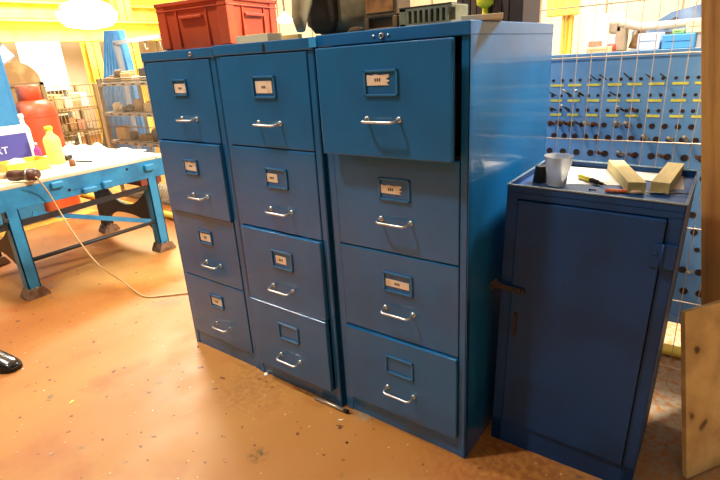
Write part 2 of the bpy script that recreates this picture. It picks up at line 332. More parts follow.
# tapered black stopper
def put(o, P):
    o.matrix_world = Matrix.Translation(P) @ Euler((0, ls, sa)).to_matrix().to_4x4()
r = B(); lathe(r, [(.0205, 0), (.0205, .002), (.0165, .046), (.015, .048), (.006, .0482), (.005, .044)], 24); o = obj('stopper', r, mat('black rubber', '#201d1b', .6)); put(o, tray(540, 181.5, .0004)); tag(o, 'small black tapered stopper standing beside the plastic cup', 'stopper')
r = B(); CP = [(.0285, 0), (.030, .003), (.0335, .045), (.0355, .047), (.041, .088), (.0435, .089), (.0435, .0915), (.0405, .0915), (.034, .048), (.0315, .045), (.0275, .004), (.0002, .0038)]
lathe(r, CP, 40, caps=False); r.faces.new([v for v in r.verts][:40][::-1])
o = obj('plastic_cup', r, mat('clear cup plastic', '#fafaf8', .2, trans=.7, ior=1.12)); put(o, tray(556, 184.5, .0004)); o.scale = (.92, .92, .92); tag(o, 'clear ribbed plastic cup standing in the locker tray', 'cup')
def along(name, p, q, label, cat, up=.008, group=None):
    P, Q = tray(*p, up), tray(*q, up); d = (Q-P); t = thing(name, label, cat, group=group); t.matrix_world = Matrix.Translation(P) @ d.to_track_quat('Z', 'Y').to_matrix().to_4x4(); return t, d.length
t, L_ = along('screwdriver', (579, 176), (603, 184), 'yellow and black handled screwdriver on the white paper', 'screwdriver', .0085)
r = B(); lathe(r, [(.003, 0), (.0078, .003), (.0078, L_*.45), (.006, L_*.5)], 8); obj('handle', r, mat('yellow plastic', '#e6d23a', .35), t)
r = B(); lathe(r, [(.0062, L_*.5), (.0078, L_*.55), (.0066, L_*.68), (.0075, L_*.76), (.004, L_*.85), (.004, L_)], 12); obj('collar', r, DARK, t)
r = B(); tube(r, [(0,-.0,L_), (0,0,L_+.012)], .002); obj('tip', r, STEEL, t)
t, L_ = along('file', (605, 190.5), (690, 194), 'orange wooden handled file lying along the front rim of the tray', 'file', .006)
r = B(); lathe(r, [(.003, 0), (.0055, .004), (.0055, .05), (.0045, .06)], 12); obj('handle', r, mat('orange wood', '#c8562c', .5, col2='#e0a070', scale=30), t)
r = B(); lathe(r, [(.0048, .06), (.007, .066), (.0055, .085), (.002, .09)], 12); obj('ferrule', r, mat('pale wood', '#e2bd92', .6), t)
r = B(); tube(r, [(0,0,.088), (0,0,L_)], .0018); obj('blade', r, STEEL, t)
t, L_ = along('bolt', (589, 189.5), (596, 190), 'tiny dark bolt beside the orange handle', 'bolt', .003)
r = B(); lathe(r, [(.003, 0), (.003, .003), (.0015, .0035), (.0015, L_)], 6); o = obj('shank', r, BLACK, t)

# ------------------------------------------------------------------ things on top of the filing cabinets
def crate():
    w, d, h = .345, .31, .165
    t = thing('storage_crate', 'red plastic storage crate on top of the filing cabinets', 'crate', (-.96, .075, 1.3205), (0, 0, .18))
    def ring(i, z): return [(-w+i, i, z), (-i, i, z), (-i, d-i, z), (-w+i, d-i, z)]
    r = B()
    def shell(a, za, b2, zb, mi=0):
        A = [r.verts.new(v) for v in ring(a, za)]; Bv = [r.verts.new(v) for v in ring(b2, zb)]
        for k in range(4): r.faces.new((A[k], A[(k+1)%4], Bv[(k+1)%4], Bv[k]))
        return A, Bv
    A, _ = shell(.014, 0, .006, h); r.faces.new(A[::-1]); shell(.020, .006, .012, h)
    A2 = [r.verts.new(v) for v in ring(.02, .006)]; r.faces.new(A2)
    obj('body', r, RED, t)
    r = B()
    for z0, z1, o_ in ((h-.012, h, .0), (h-.030, h-.026, .001)):
        bx(r, (-w+o_, o_, z0), (0-o_, o_+.010, z1), bev=.001); bx(r, (-w+o_, d-.010-o_, z0), (-o_, d-o_, z1), bev=.001); bx(r, (-w+o_, o_, z0), (-w+.010+o_, d-o_, z1), bev=.001); bx(r, (-.010-o_, o_, z0), (-o_, d-o_, z1), bev=.001)
    obj('rim', r, RED, t)
    for X in (-w+.003, -.047):
        for Y in (.003, d-.047): r = B(); bx(r, (X, Y, .004), (X+.044, Y+.044, h-.005), bev=.004); obj('corner_post', r, RED, t)
    for X in (-w*.72, -w*.30):
        r = B(); bx(r, (X, .003, .01), (X+.006, .014, h-.03)); obj('rib', r, RED, t); r = B(); bx(r, (X, d-.014, .01), (X+.006, d-.003, h-.03)); obj('rib', r, RED, t)
    for Y in (.09, .22):
        r = B(); bx(r, (-.014, Y, .01), (-.003, Y+.006, h-.03)); obj('rib', r, RED, t); r = B(); bx(r, (-w+.003, Y, .01), (-w+.014, Y+.006, h-.03)); obj('rib', r, RED, t)
    for nm, lo_, hi_ in (('hand_grip', (-w*.66, -.004, h-.062), (-w*.34, .010, h-.052)), ('hand_grip', (-.010, .10, h-.062), (.004, .215, h-.052))):
        r = B(); bx(r, lo_, hi_, bev=.002)
        if lo_[1] < 0: bx(r, (lo_[0]+.004, .0095, h-.052), (hi_[0]-.004, .0105, h-.032), 1)
        else: bx(r, (-.0105, lo_[1]+.004, h-.052), (-.0095, hi_[1]-.004, h-.032), 1)
        obj(nm, r, [RED, mat('grip shadow gap', '#5a1c14', .8)], t)
crate()
Z0 = 1.3205
# loose pads by the crate
for k, (a, bq, yy, nm, lab, ww, zz) in enumerate([((243, 39), (275, 36), .12, 'notepad', 'cream paper pads lying on the middle cabinet beside the red crate', .07, 0),
                                     ((262, 36), (300, 33), .20, 'wooden_batten', 'pale wooden batten in front of the bag on the middle cabinet', .02, 0),
                                     ((255, 30), (285, 28), .30, 'cardboard_strip', 'thin cardboard strip lying behind the cream pads', .03, 0)]):
    P, Q = aty(*a, yy), aty(*bq, yy); P.z = Q.z = Z0+.014-.003*k
    r = B(); bar(r, P, Q, ww, .028-.006*k, bev=.001); tag(obj(nm, r, mat('pad%d'%k, ['#d9c9a0', '#b99d62', '#e6dcc0'][k], .8)), lab, nm.split('_')[-1])
# bag
def bag():
    Y = .23; a, c_ = aty(300, 20, .14), aty(360, 22, .14); w = c_.x-a.x; cx = (a.x+c_.x)/2
    t = thing('work_bag', 'slumped grey-brown work bag on top of the cabinets', 'bag', (cx, Y, Z0), (0, 0, .1))
    def blob(nm, m_, fx, fy, fz, hh, jit, seed, off=(0,0,0), n=28, k=12):
        rnd = random.Random(seed); ph = [rnd.random()*6 for _ in range(6)]; r = B(); rings = []
        for i in range(k+1):
            v = i/k; z = hh*v; sc = (1-.25*v**2)*(.55+.45*min(1, v*6))*(1 if v < .85 else math.sqrt(max(0.02, 1-((v-.85)/.16)**2)))
            rings.append([])
            for j in range(n):
                th = 2*PI*j/n; c1, s1 = math.cos(th), math.sin(th); e = .55
                x = fx*math.copysign(abs(c1)**e, c1); y = fy*math.copysign(abs(s1)**e, s1)
                g = 1+jit*(math.sin(3*th+ph[0]+2*v)+.6*math.sin(7*th+ph[1]+5*v)+.4*math.sin(11*th+ph[2]-4*v))
                rings[-1].append(r.verts.new((off[0]+x*sc*g, off[1]+y*sc*g, off[2]+z)))
        for A, Bq in zip(rings, rings[1:]):
            for j in range(n): f = r.faces.new((A[j], A[(j+1)%n], Bq[(j+1)%n], Bq[j])); f.smooth = True
        r.faces.new(rings[0][::-1]); r.faces.new(rings[-1]); return obj(nm, r, m_, t)
    g = mat('grey brown cloth', '#8c8060', .9, col2='#6e6246', scale=12, bump=.4, bscale=80); dk = mat('dark brown cloth', '#463a2a', .9, col2='#352b20', scale=12, bump=.4, bscale=80)
    blob('body', g, w*.5, .09, 0, .23, .03, 3)
    blob('dark_panel', dk, w*.24, .02, 0, .2, .03, 5, (-w*.12, -.088, .012))
    # drooping sleeve at the left, hanging to the cabinet edge
    r = B(); pts = [(-w*.45, -.02, .22), (-w*.58, -.06, .17), (-w*.60, -.11, .10), (-w*.52, -.15, .05), (-w*.44, -.165, .02)]
    e_ = aty(294, 35, .03); ox = e_.x-cx
    pts = [(ox+.015, -.10, .22), (ox-.005, -.13, .16), (ox-.008, -.155, .10), (ox-.002, -.18, .055), (ox+.006, -.19, .02)]
    tube(r, pts, [.030, .034, .032, .024, .014], 16); obj('strap', r, g, t)
bag()
r = B(); P = aty(356, 25, .14); lathe(r, [(.004, 0), (.022, .003), (.026, .012), (.016, .022), (.002, .024)], 16, 0, Matrix.Diagonal((1.2, .8, .9, 1))); o = obj('putty_lump', r, mat('brown putty', '#5a4630', .8, bump=.4, bscale=30)); o.location = (P.x, .14, Z0); tag(o, 'small brown lump lying at the foot of the bag', 'lump')
# brown moulded meter box
P, Q = aty(364, 20, .12), aty(397, 20, .12)
t = thing('battery_pack', 'old brown moulded box with an arched foot, beside the bag', 'box', (P.x, .12, Z0)); w = Q.x-P.x; br = mat('brown bakelite', '#5e4a34', .5, col2='#7a5c38', scale=20)
r = B(); bx(r, (0, 0, .036), (w, .08, .16), bev=.006); bx(r, (0, 0, 0), (w*.14, .08, .04), bev=.003); bx(r, (w*.86, 0, 0), (w, .08, .04), bev=.003); bx(r, (w*.1, 0, 0), (w*.9, .08, .010), bev=.003); bx(r, (w*.1, .02, .01), (w*.9, .07, .04)); obj('body', r, br, t)
r = B(); bx(r, (w*.08, -.003, .05), (w*.92, .002, .12), bev=.002); obj('front_plate', r, mat('rust label', '#a5713a', .5, col2='#7a5026', scale=30), t)
# slotted grey block
P, Q = aty(399, 15, .12), aty(452, 15, .12); w = Q.x-P.x
t = thing('slotted_block', 'grey-green metal block with a row of six slots, front top edge of the cabinet', 'block', (P.x, .12, Z0))
r = B(); gm = mat('grey green metal', '#7d7a60', .5, col2='#6b684e', scale=15)
bx(r, (0, .02, 0), (w, .10, .052), bev=.002); bx(r, (0, 0, 0), (w*.14, .022, .052), bev=.002); bx(r, (0, 0, 0), (w, .022, .012)); bx(r, (0, 0, .043), (w, .022, .052), bev=.002)
for k in range(8): x = w*.14+k*w*.105; bx(r, (x, 0, .01), (x+w*.05, .022, .044), bev=.001)
for k in range(7): x = w*.19+k*w*.105; bx(r, (x, .0185, .012), (x+w*.055, .0205, .043), 1)
bx(r, (0, -.001, .052), (w*.98, .1, .055), 1)
obj('body', r, [gm, mat('black rubber strip', '#2b2a20', .7)], t)
# flat pale board and brown books
P, Q = aty(455, 18, .08), aty(497, 18, .08)
r = B(); bar(r, (P.x+.010, .10, Z0+.007), (Q.x-.01, .14, Z0+.007), .11, .013, bev=.001); tag(obj('wooden_board', r, mat('pale board', '#cdb894', .8)), 'pale flat board at the corner of the cabinet top', 'board')
cur = aty(456, 10, .42).x; end = aty(523, 10, .42).x; k = 0
names = ['nearest the slotted block', 'second from the slotted block', 'third from the slotted block', 'fourth from the slotted block', 'fifth from the slotted block', 'sixth from the slotted block', 'last but one towards the cabinet side', 'nearest the cabinet side']
ws = [.026, .03, .024, .034, .022, .036, .028, .05]; sc_ = (end-cur)/sum(ws)
for k, w in enumerate(ws):
    w *= sc_; hh = .115+.02*((k*3) % 4)/3
    t = thing('book', 'upright dark brown bound book, %s' % names[k], 'book', (cur, .42, Z0), (0,0,0), 'dark brown books on the cabinet top')
    r = B(); bx(r, (.001, .002, 0), (w-.001, .16, hh), bev=.003); obj('cover', r, mat('leather%d' % (k%3), ['#4c3a30', '#3a2d28', '#5b463a'][k%3], .7, bump=.2), t)
    r = B(); bx(r, (.003, .004, hh), (w-.003, .155, hh+.001)); obj('pages', r, CARD, t)
    cur += w
P = aty(485, 12, .40)
t = thing('yellow_clamp', 'small yellow handled tool standing in front of the brown books', 'tool', (P.x, .40, Z0))
r = B(); tube(r, [(0,0,0), (0,0,.06)], .009, 10); obj('shaft', r, mat('vivid yellow', '#f2e01c', .5), t); r = B(); lathe(r, [(.010, .052), (.026, .062), (.028, .1), (.02, .108)], 12); obj('handle', r, mat('vivid yellow', ''), t)

# ------------------------------------------------------------------ tool rack and mesh on the right
PY = 1.05
t = thing('tool_rack', 'blue steel rack panel drilled with rows of holes and yellow label strips', 'tool rack', (-.4, PY, 0))
r = B(); HOLE, YL = 1, 2; X0 = -.4
bx(r, (0, 0, .13), (1.3, .02, 1.212), bev=.003); bx(r, (0, -.006, 1.19), (1.3, .0, 1.214), bev=.002); bx(r, (0, -.012, .13), (1.3, 0, .16), bev=.002)
rows = [(1.113, .0062), (1.052, .0062), (.994, .0072), (.936, .0105), (.886, .0115), (.82, .013), (.745, .013), (.67, .013), (.60, .013), (.53, .013), (.46, .010), (.367, .014), (.276, .015)]
HX = []
x = -.33; k = 0
while x < .6: HX.append((x, x+.036)); x += .0735+.004*((k*7) % 3-1); k += 1
def disc(bm, x, y, z, rad, mi):
    lathe(bm, [(rad, 0), (rad*.98, .0022)], 14, mi, Matrix.Translation((x, y, z)) @ Matrix.Rotation(PI/2, 4, 'X'))
for ri, (z, rad) in enumerate(rows):
    for a, c_ in HX:
        if ri < 3:
            disc(r, a-X0, -.0002, z, rad, HOLE); disc(r, c_-X0, -.0002, z, rad, HOLE)
            bx(r, (a-X0-.006+.003*(ri-1), -.003, z-.024), (c_-X0+.006, 0, z-.015), YL)
    if ri >= 3:
        sp = .043 if ri < 5 else .056; q = .03+.02*(ri % 3)
        while q < 1.28: disc(r, q, -.0002, z, rad, HOLE); q += sp
obj('panel', r, [PEGBLUE, mat('brown hole', '#2e1c14', .8), LEMON], t)
for xx in (.02, 1.2):
    r = B(); bx(r, (xx, .02, 0), (xx+.05, .07, 1.2), bev=.002); bx(r, (xx-.02, -.02, 0), (xx+.07, .3, .012)); obj('leg', r, PEGBLUE, t)
bits = [(594,80,'t'),(604,80,'t'),(628,79,'t'),(650,80,'t'),(664,80,'t'),
        (554,95,'t'),(569,92,'m'),(581,95,'m'),(614,95,'t'),
        (553,110,'m'),(567,107,'m'),(622,109,'m'),(633,108,'b'),
        (551,123,'b'),(558,122,'b'),(565,123,'b'),(571,124,'b'),(578,121,'m'),(588,123,'s'),(595,124,'b'),(618,126,'s'),(628,127,'s'),
        (646,137,'s'),(671,140,'s'),(686,141,'s'),(622,147,'s'),(598,154,'b'),(631,154,'b'),(661,157,'b'),(690,274,'s'),(698,161,'b')]
kinds = {'t': ('thin dark', .0026, .075), 'm': ('dark steel', .0042, .085), 'b': ('brown rusty', .0065, .05), 's': ('bright silver', .008, .065)}
rown = ['top', 'second', 'third', 'fourth', 'fifth', 'sixth', 'seventh', 'eighth', 'ninth', 'tenth', 'eleventh', 'twelfth', 'thirteenth', 'fourteenth']
ordn = ['first', 'second', 'third', 'fourth', 'fifth', 'sixth', 'seventh', 'eighth', 'ninth', 'tenth']
RUST = mat('rusty bit', '#5c3a26', .55, metal=.4, col2='#8a5a36', scale=60); BITD = mat('dark steel bit', '#3c342e', .4, metal=.6); BITS = mat('bright bit', '#c9c2b2', .35, metal=.7, col2='#8f8474', scale=60)
cnt = {}
for px_, py_, kd in bits:
    P = aty(px_, py_, PY-.03); best = min(range(len(rows)), key=lambda i: abs(rows[i][0]-P.z+.004)); z = rows[best][0]
    nm, rad, ln = kinds[kd]; cnt[best] = cnt.get(best, 0)+1
    t = thing('drill_bit', '%s drill bit, %s row of the tool rack, %s along from the cabinet' % (nm, rown[best], ordn[cnt[best]-1]), 'drill bit', (P.x+.003, PY-.0045, z), (0, 0, 0), 'drill bits in the tool rack')
    t.rotation_euler = (PI/2-.32+random.uniform(-.06, .06), 0, .12+random.uniform(-.1, .1)*0 - .3)
    r = B(); lathe(r, [(rad*.8, 0), (rad, .003), (rad, ln*.6)], 10); obj('shank', r, RUST if kd == 'b' else BITD if kd != 's' else BITS, t)
    r = B(); lathe(r, [(rad*1.05, ln*.6), (rad*1.05, ln*.92), (rad*.4, ln)], 6); obj('tip', r, BITS if kd in 'sm' else (RUST if kd == 'b' else BITD), t)
# wire mesh fence panel
MY = .75; wire = mat('galvanised wire', '#cdb898', .5, metal=.3)
t = thing('wire_mesh_panel', 'tall galvanised wire mesh panel standing in front of the blue tool rack', 'mesh panel', (0, MY, 0))
r = B(); x = -.28
while x < .93: tube(r, [(x, 0, 0.0), (x, 0, 2.0)], .0014, 5); x += .0475
obj('upright_wires', r, wire, t)
r = B()
for z in (1.78, 1.37, 1.206, .925, .64, .364, .09):
    if z > 0: tube(r, [(-.3, -.003, z), (.95, -.003, z)], .0022, 5)
obj('cross_wires', r, wire, t)
def pipe(label, a, c_, rad):
    r = B(); tube(r, [a, c_], rad, 16); return tag(obj('pipe_rail', r, YELLOW), label, 'pipe', 'yellow pipes on the floor')
pipe('yellow pipe lying on the floor behind the locker under the tool rack', (-.3, .99, .025), (1.3, .99, .025), .0235)
pipe('yellow pipe lying on the floor behind the workbench', (-5.2, 1.24, .031), (-2.0, 1.14, .031), .03)

# leaning chipboard offcut
Pb = Vector((.577, .289, 0)); e = Vector((.552, .834, 0)).normalized(); Tp = Vector((.496, .342, .516)); u = (Tp-Pb); Lu = u.length; u.normalize(); n = e.cross(u).normalized()
if n.x < 0: n = -n
mm = Matrix((e, u, n)).transposed().to_4x4(); mm.translation = Pb + Vector((0,0,.003))
r = B(); bx(r, (0, 0, 0), (.33, Lu, .015), bev=.0008); o = obj('chipboard_panel', r, CHIP); o.matrix_world = mm; tag(o, 'stained chipboard offcut leaning beside the low locker', 'board')
# brown timber plank and pale board standing behind it
def plank(nm, pa, pb, w, th, Y, label, m_):
    A, Cc = aty(*pa, Y), aty(*pb, Y); d = (A-Cc).normalized(); zb = Cc - d*((Cc.z)/d.z); zb.z = 0; top = A + d*.5
    s = Vector((d.z, 0, -d.x)); L_ = (top-zb).length; mmx = Matrix((s, Vector((0,1,0)), d)).transposed().to_4x4(); mmx.translation = zb + Vector((0, 0, max(0, s.z*-w)+.001))
    r = B(); bx(r, (0, 0, 0), (w, th, L_), bev=.002); o = obj(nm, r, m_); o.matrix_world = mmx; return tag(o, label, 'plank')
plank('timber_plank', (701, 2), (701, 300), .056, .05, .66, 'brown sawn timber plank standing upright at the right edge', OAK)
plank('painted_board', (718.5, 2), (716.5, 300), .3, .02, .715, 'cream painted board just beyond the brown plank', mat('cream board', '#e2d6bc', .7, col2='#d2c19e', scale=4))

# ------------------------------------------------------------------ scene behind the tool rack (right)
r = B(); P, Q = aty(500, 60, 3.0), aty(720, 60, 3.0)
t = thing('side_bench', 'long steel bench behind the tool rack carrying machines and boxes', 'bench', (0, 2.9, 0))
bt = aty(640, 51, 2.9).z
bx(r, (-.9, 0, bt-.04), (1.4, .7, bt)); obj('bench_top', r, STEEL, t)
for xx in (-.85, 1.3):
    for yy in (.03, .62): r = B(); bx(r, (xx, yy, 0), (xx+.05, yy+.05, bt-.04)); obj('leg', r, BLACK, t)
def bgbox(nm, x0, y0, x1, y1, Y, d, col, label, cat, m_=None, bev=.006):
    A, Cc = aty(x0, (y0+y1)/2, Y), aty(x1, (y0+y1)/2, Y); top = aty((x0+x1)/2, y0, Y).z; lo_ = aty((x0+x1)/2, y1, Y).z
    if abs(lo_-bt) < .1: lo_ = bt+.001
    if nm == 'white_cabinet': lo_ = 0
    if nm in ('cream_sack', 'green_cloth'): lo_ = aty(678, 34, 2.95).z+.001; top = max(top, lo_+.03)
    r = B(); bx(r, (A.x, Y, lo_), (Cc.x, Y+d, top), bev=bev); bx(r, (A.x+.02, Y-.004, lo_+(top-lo_)*.55), (Cc.x-.02, Y, lo_+(top-lo_)*.6)); o = obj(nm, r, m_ or mat(nm+col, col, .6, col2=None)); return tag(o, label, cat)
bgbox('white_cabinet', 586, 14, 620, 56, 3.62, .3, '#f4f2ec', 'white cupboard standing behind the side bench', 'cupboard')
bgbox('red_carton', 588, 41, 599, 48, 3.0, .1, '#c87a68', 'small dusty red carton on the side bench', 'carton')
bgbox('cardboard_tray', 586, 47, 609, 53, 2.93, .1, '#d8b98c', 'shallow brown cardboard tray on the side bench below the red carton', 'tray')
bgbox('blue_toolbox', 662, 34, 694, 50, 2.95, .2, '#3f8cc8', 'bright blue box on the side bench', 'box')
bgbox('pale_blue_box', 637, 33, 660, 51, 2.98, .2, '#a9bcd8', 'pale blue-grey box beside the bright blue box', 'box')
bgbox('cream_sack', 686, 20, 704, 34, 3.0, .14, '#d8c49c', 'cream sack slumped on top of the bright blue box', 'sack')
bgbox('green_cloth', 672, 29, 684, 34, 2.97, .1, '#86b070', 'folded green cloth on top of the bright blue box', 'cloth')
# lathe-like machine
P = aty(618, 35, 3.3)
t = thing('bench_machine', 'grey machine with arm and spindle on the side bench', 'machine', (P.x, 3.3, bt))
hz = aty(618, 23, 3.3).z-bt; gy = mat('machine grey', '#a89c88', .5, col2='#8a7c66', scale=6)
r = B(); bx(r, (-.02, 0, 0), (.05, .14, hz*.95), bev=.01); bx(r, (-.07, .0, hz*.62), (.03, .12, hz*1.1), bev=.02); obj('column', r, gy, t)
r = B(); tube(r, [(.0, .02, hz*1.0), (.15, .02, hz*.8), (.62, .02, hz*.84)], [.035, .028, .024], 12); obj('arm', r, mat('pale metal tube', '#d8d2c4', .4, metal=.3), t)
r = B(); tube(r, [(.12, .08, .012), (.14, .08, hz*.72)], [.055, .035], 12); obj('motor', r, mat('brown motor', '#7c5c3c', .6, col2='#a58458', scale=20), t)
r = B(); lathe(r, [(.001, .001), (.035, .004), (.035, .05), (.01, .06)], 14, 0, Matrix.Translation((-.03, -.05, .001))); obj('knob', r, mat('dull red knob', '#b8443a', .5), t)
# machine body behind
P, Q = aty(632, 20, 4.2), aty(705, 20, 4.2)
t = thing('grinding_machine', 'large pale blue machine with a dark blue hood, behind the side bench', 'machine', (P.x, 4.2, 0)); w = Q.x-P.x; tz_ = aty(670, 12, 4.2).z; mz = aty(670, 22, 4.2).z; lz = aty(670, 32, 4.2).z
r = B(); bx(r, (0, .05, 0), (w, .8, lz), bev=.01); obj('base', r, mat('machine pale blue', '#b8c4d4', .5), t)
r = B(); prism(r, [(0, lz), (w, lz), (w, tz_+.05), (w*.55, tz_), (w*.3, mz), (.05, mz)], .6); obj('hood', r, mat('machine slate blue', '#5d7ba4', .5, col2='#8ea4c4', scale=3), t)
r = B(); tube(r, [(w*.5, -.01, mz-.03), (w*.56, -.06, mz), (w*.62, -.01, mz+.02)], .02); obj('handle', r, BLACK, t)

# ------------------------------------------------------------------ workbench on the left
WX, ZT = -2.73, .69
W = thing('workbench', 'blue cast iron workbench with a pale top and bolted feet', 'workbench', (WX, 0, 0))
r = B(); bx(r, (-.98, -.36, ZT-.02), (.008, .815, ZT), bev=.002); obj('bench_top', r, mat('pale worn bench top', '#e8d9bc', .55, col2='#d3b98e', scale=5, lo=.4, hi=.7, speck='#9c8460', speck_t=.7, speck_s=18), W)
r = B()
bx(r, (-.02, -.36, .545), (.004, .815, ZT-.021), bev=.004); bx(r, (-.97, -.36, .545), (-.95, .815, ZT-.021), bev=.004); bx(r, (-.97, .79, .545), (0, .814, ZT-.021), bev=.004); bx(r, (-.97, -.36, .545), (0, -.336, ZT-.021), bev=.004)
for y_ in (.0,): bx(r, (-.0, y_+.03, .62), (.03, y_+.10, .66), bev=.008)
bx(r, (0, .64, .60), (.03, .71, .645), bev=.008); bx(r, (0, .20, .545), (.03, .29, .585), bev=.01); bx(r, (0, .33, .545), (.03, .40, .60), bev=.012); bx(r, (.003, .12, .585), (.006, .48, .588), bev=0)
for y_ in (.13, .55): disc(r, 0, 0, 0, .0001, 0)
obj('apron', r, BENCHBLUE, W)
r = B()
for y_, z_ in ((.13, .59), (.52, .64)): lathe(r, [(.009, 0), (.009, .002)], 12, 0, Matrix.Translation((.004, y_, z_)) @ Matrix.Rotation(PI/2, 4, 'Y'))
obj('bolt_hole', r, DARK, W)
for (lx, ly, m_) in ((0, -.205, BENCHBLUE), (0, .685, BENCHBLUE), (-.86, .72, BLACK), (-.86, -.12, BLACK)):
    r = B(); bx(r, (lx-.07, ly-.035, .03), (lx+.004, ly-.027, .55), bev=.001); bx(r, (lx-.07, ly+.027, .03), (lx+.004, ly+.035, .55), bev=.001); bx(r, (lx-.006, ly-.035, .03), (lx+.004, ly+.035, .55), bev=.001)
    lg = obj('leg', r, m_, W)
    r = B(); prism(r, [(-.065, 0), (.065, 0), (.065, .015), (.04, .06), (-.04, .06), (-.065, .015)], .11, 0, Matrix.Translation((lx+.03, ly, 0)) @ Matrix.Rotation(PI/2, 4, 'Z')); lathe(r, [(.012, .04), (.012, .062), (.006, .07)], 6, 0, Matrix.Translation((lx+.02, ly, 0)))
    obj('foot', r, mat('rusty steel foot', '#8c7560', .5, metal=.3, col2='#6a4c38', scale=20), lg)
for yy in (-.205, .685):   # cast end frames: two arches joining the legs
    r = B(); up_ = []; dn = []
    for k in range(13):
        a = k/12; x = -.03-.80*a; up_.append((x, .30+.22*(2*a-1)**2)); dn.append((x, .23 - .16*(abs(2*a-1)**3) + .0))
    prism(r, up_+dn[::-1], .022, 0, Matrix.Translation((0, yy-.01, 0)))
    r2 = obj('end_frame', r, BLACK, W)
r = B(); tube(r, [(-.01, -.2, .228), (-.01, .66, .228)], .013, 10); obj('stretcher', r, BLACK, W)
r = B(); bar(r, (-.01, -.33, .455), (-.01, .68, .487), .012, .035); obj('stretcher', r, BLACK, W)
r = B(); bar(r, (-.012, -.1, .50), (-.012, .62, .24), .008, .03); obj('brace', r, BENCHBLUE, W)
r = B(); bar(r, (-.86, -.1, .40), (-.86, .72, .40), .012, .05); obj('stretcher', r, BLACK, W)
r = B(); bx(r, (-.2, .60, .50), (0, .76, .546), bev=.004); obj('bracket', r, mat('rust red bracket', '#7a3a28', .7, col2='#4a2a20', scale=12), W)
# small vice screw at the near leg
r = B(); tube(r, [(0,0,0), (.05,-.02,0)], .009, 10); lathe(r, [(.014, 0), (.016, .010), (.01, .018)], 12, 0, Matrix.Rotation(PI/2, 4, 'Y'))
r_ = obj('vice_screw', r, BLACK, W, loc=(.01, -.25, .50))

def onb(px_, py_, up=0): return atz(px_, py_, ZT+up)
# grinder and its cable
P, Q = onb(8, 176, .04), onb(39, 174, .04)
t = thing('angle_grinder', 'dark brown power tool with a cable lying at the bench edge', 'power tool'); d = (Q-P); L_ = d.length
t.matrix_world = Matrix.Translation(P) @ d.to_track_quat('Z', 'Y').to_matrix().to_4x4(); bk = mat('dark brown casing', '#4a2c22', .4, col2='#6b4636', scale=14)
r = B(); lathe(r, [(.018, 0), (.030, .01), (.033, L_*.3), (.028, L_*.5), (.034, L_*.6), (.036, L_*.9), (.02, L_)], 18); obj('casing', r, bk, t)
r = B(); tube(r, [(0,0,-.12), (0,0,.0)], .018, 10); obj('spindle', r, mat('pale brass', '#c9a47c', .5), t)
r = B(); lathe(r, [(.0345, L_*.62), (.0365, L_*.63), (.0365, L_*.68), (.0345, L_*.69)], 18); obj('ring', r, STEEL, t)
def curve(name, pts, rad, m_, label, cat):
    # Catmull-Rom through the points
    pts = [Vector(p_) for p_ in pts]; out = []
    for i in range(len(pts)-1):
        p0, p1, p2, p3 = pts[max(i-1, 0)], pts[i], pts[i+1], pts[min(i+2, len(pts)-1)]
        for s in range(8):
            a = s/8; out.append(.5*((2*p1)+(-p0+p2)*a+(2*p0-5*p1+4*p2-p3)*a*a+(-p0+3*p1-3*p2+p3)*a**3))
    out.append(pts[-1]); r = B(); tube(r, out, rad, 8); return tag(obj(name, r, m_), label, cat)
fl = lambda x, y: Vector((*atz(x, y)[:2], .006))
e1 = onb(36, 177, .035)
A = atx(48, 192, WX+.055); A2 = atx(62, 215, WX+.06)
curve('power_cable', [e1, A, A2, Vector(atx(80, 242, -2.55)), Vector(atx(100, 266, -2.38)), fl(126, 288)+Vector((0,0,.03)), fl(144, 297), fl(165, 296.5), fl(188, 294), Vector((-1.75, .45, .006)), Vector((-1.6, .8, .006))], .0045, mat('cream cable', '#c9a878', .6), 'long cream cable hanging from the bench and trailing over the floor', 'cable')
# white and violet carton
Y0 = .39
def benchbox(nm, x0, y0, x1, y1, X, d, m_, label, cat, bev=.003, h0=None):
    """box whose front is at X (facing the room), measured between the pixel columns"""
    A, Cc = atx(x0, y1, X), atx(x1, y1, X); zt = atx((x0+x1)/2, y0, X).z
    r = B(); bx(r, (X-d, A.y, h0 or ZT+.0005), (X, Cc.y, zt), bev=bev); return tag(obj(nm, r, m_), label, cat), A.y, Cc.y, zt
BX = -3.42
A, Cc = atx(-40, 150, BX), atx(33, 150, BX); zt = atx(28, 125, BX).z
t = thing('carton', 'white carton with a violet-blue printed panel at the back of the bench', 'carton', (BX, Cc.y, ZT+.0005))
yw = A.y-Cc.y; hh = zt-ZT
r = B(); bx(r, (-.12, yw, 0), (0, 0, hh), bev=.003); obj('box', r, WHITE, t)
r = B(); bx(r, (0, yw+.01, hh*.16), (.0015, -.014, hh*.82)); pn = obj('printed_panel', r, mat('violet blue print', '#4a4aa0', .5), t)
fc = bpy.data.curves.new('lettering', 'FONT'); fc.body = 'RT'; fc.size = .065; fc.extrude = .0004; fc.align_x = 'RIGHT'; fc.materials.append(WHITE)
fo = bpy.data.objects.new('letters', fc); fm = bpy.data.meshes.new_from_object(fo); bpy.data.objects.remove(fo); fo = bpy.data.objects.new('lettering', fm); C.objects.link(fo); fo.parent = pn; fo.rotation_euler = (PI/2, 0, PI/2); fo.location = (.0025, -.148, hh*.36)
def bottle(nm, px_, py_, X, rad, h, m_, label, cat, cap=None):
    P = atx(px_, py_, X); t = thing(nm, label, cat, (X, P.y, ZT+.0005))
    r = B(); lathe(r, [(rad*.9, 0), (rad, .006), (rad, h*.7), (rad*.85, h*.78), (rad*.4, h*.88), (rad*.4, h)], 20); obj('bottle_body', r, m_, t)
    r = B(); lathe(r, [(rad*.5, h), (rad*.5, h*1.08), (rad*.3, h*1.1)], 14); obj('cap', r, cap or WHITE, t)
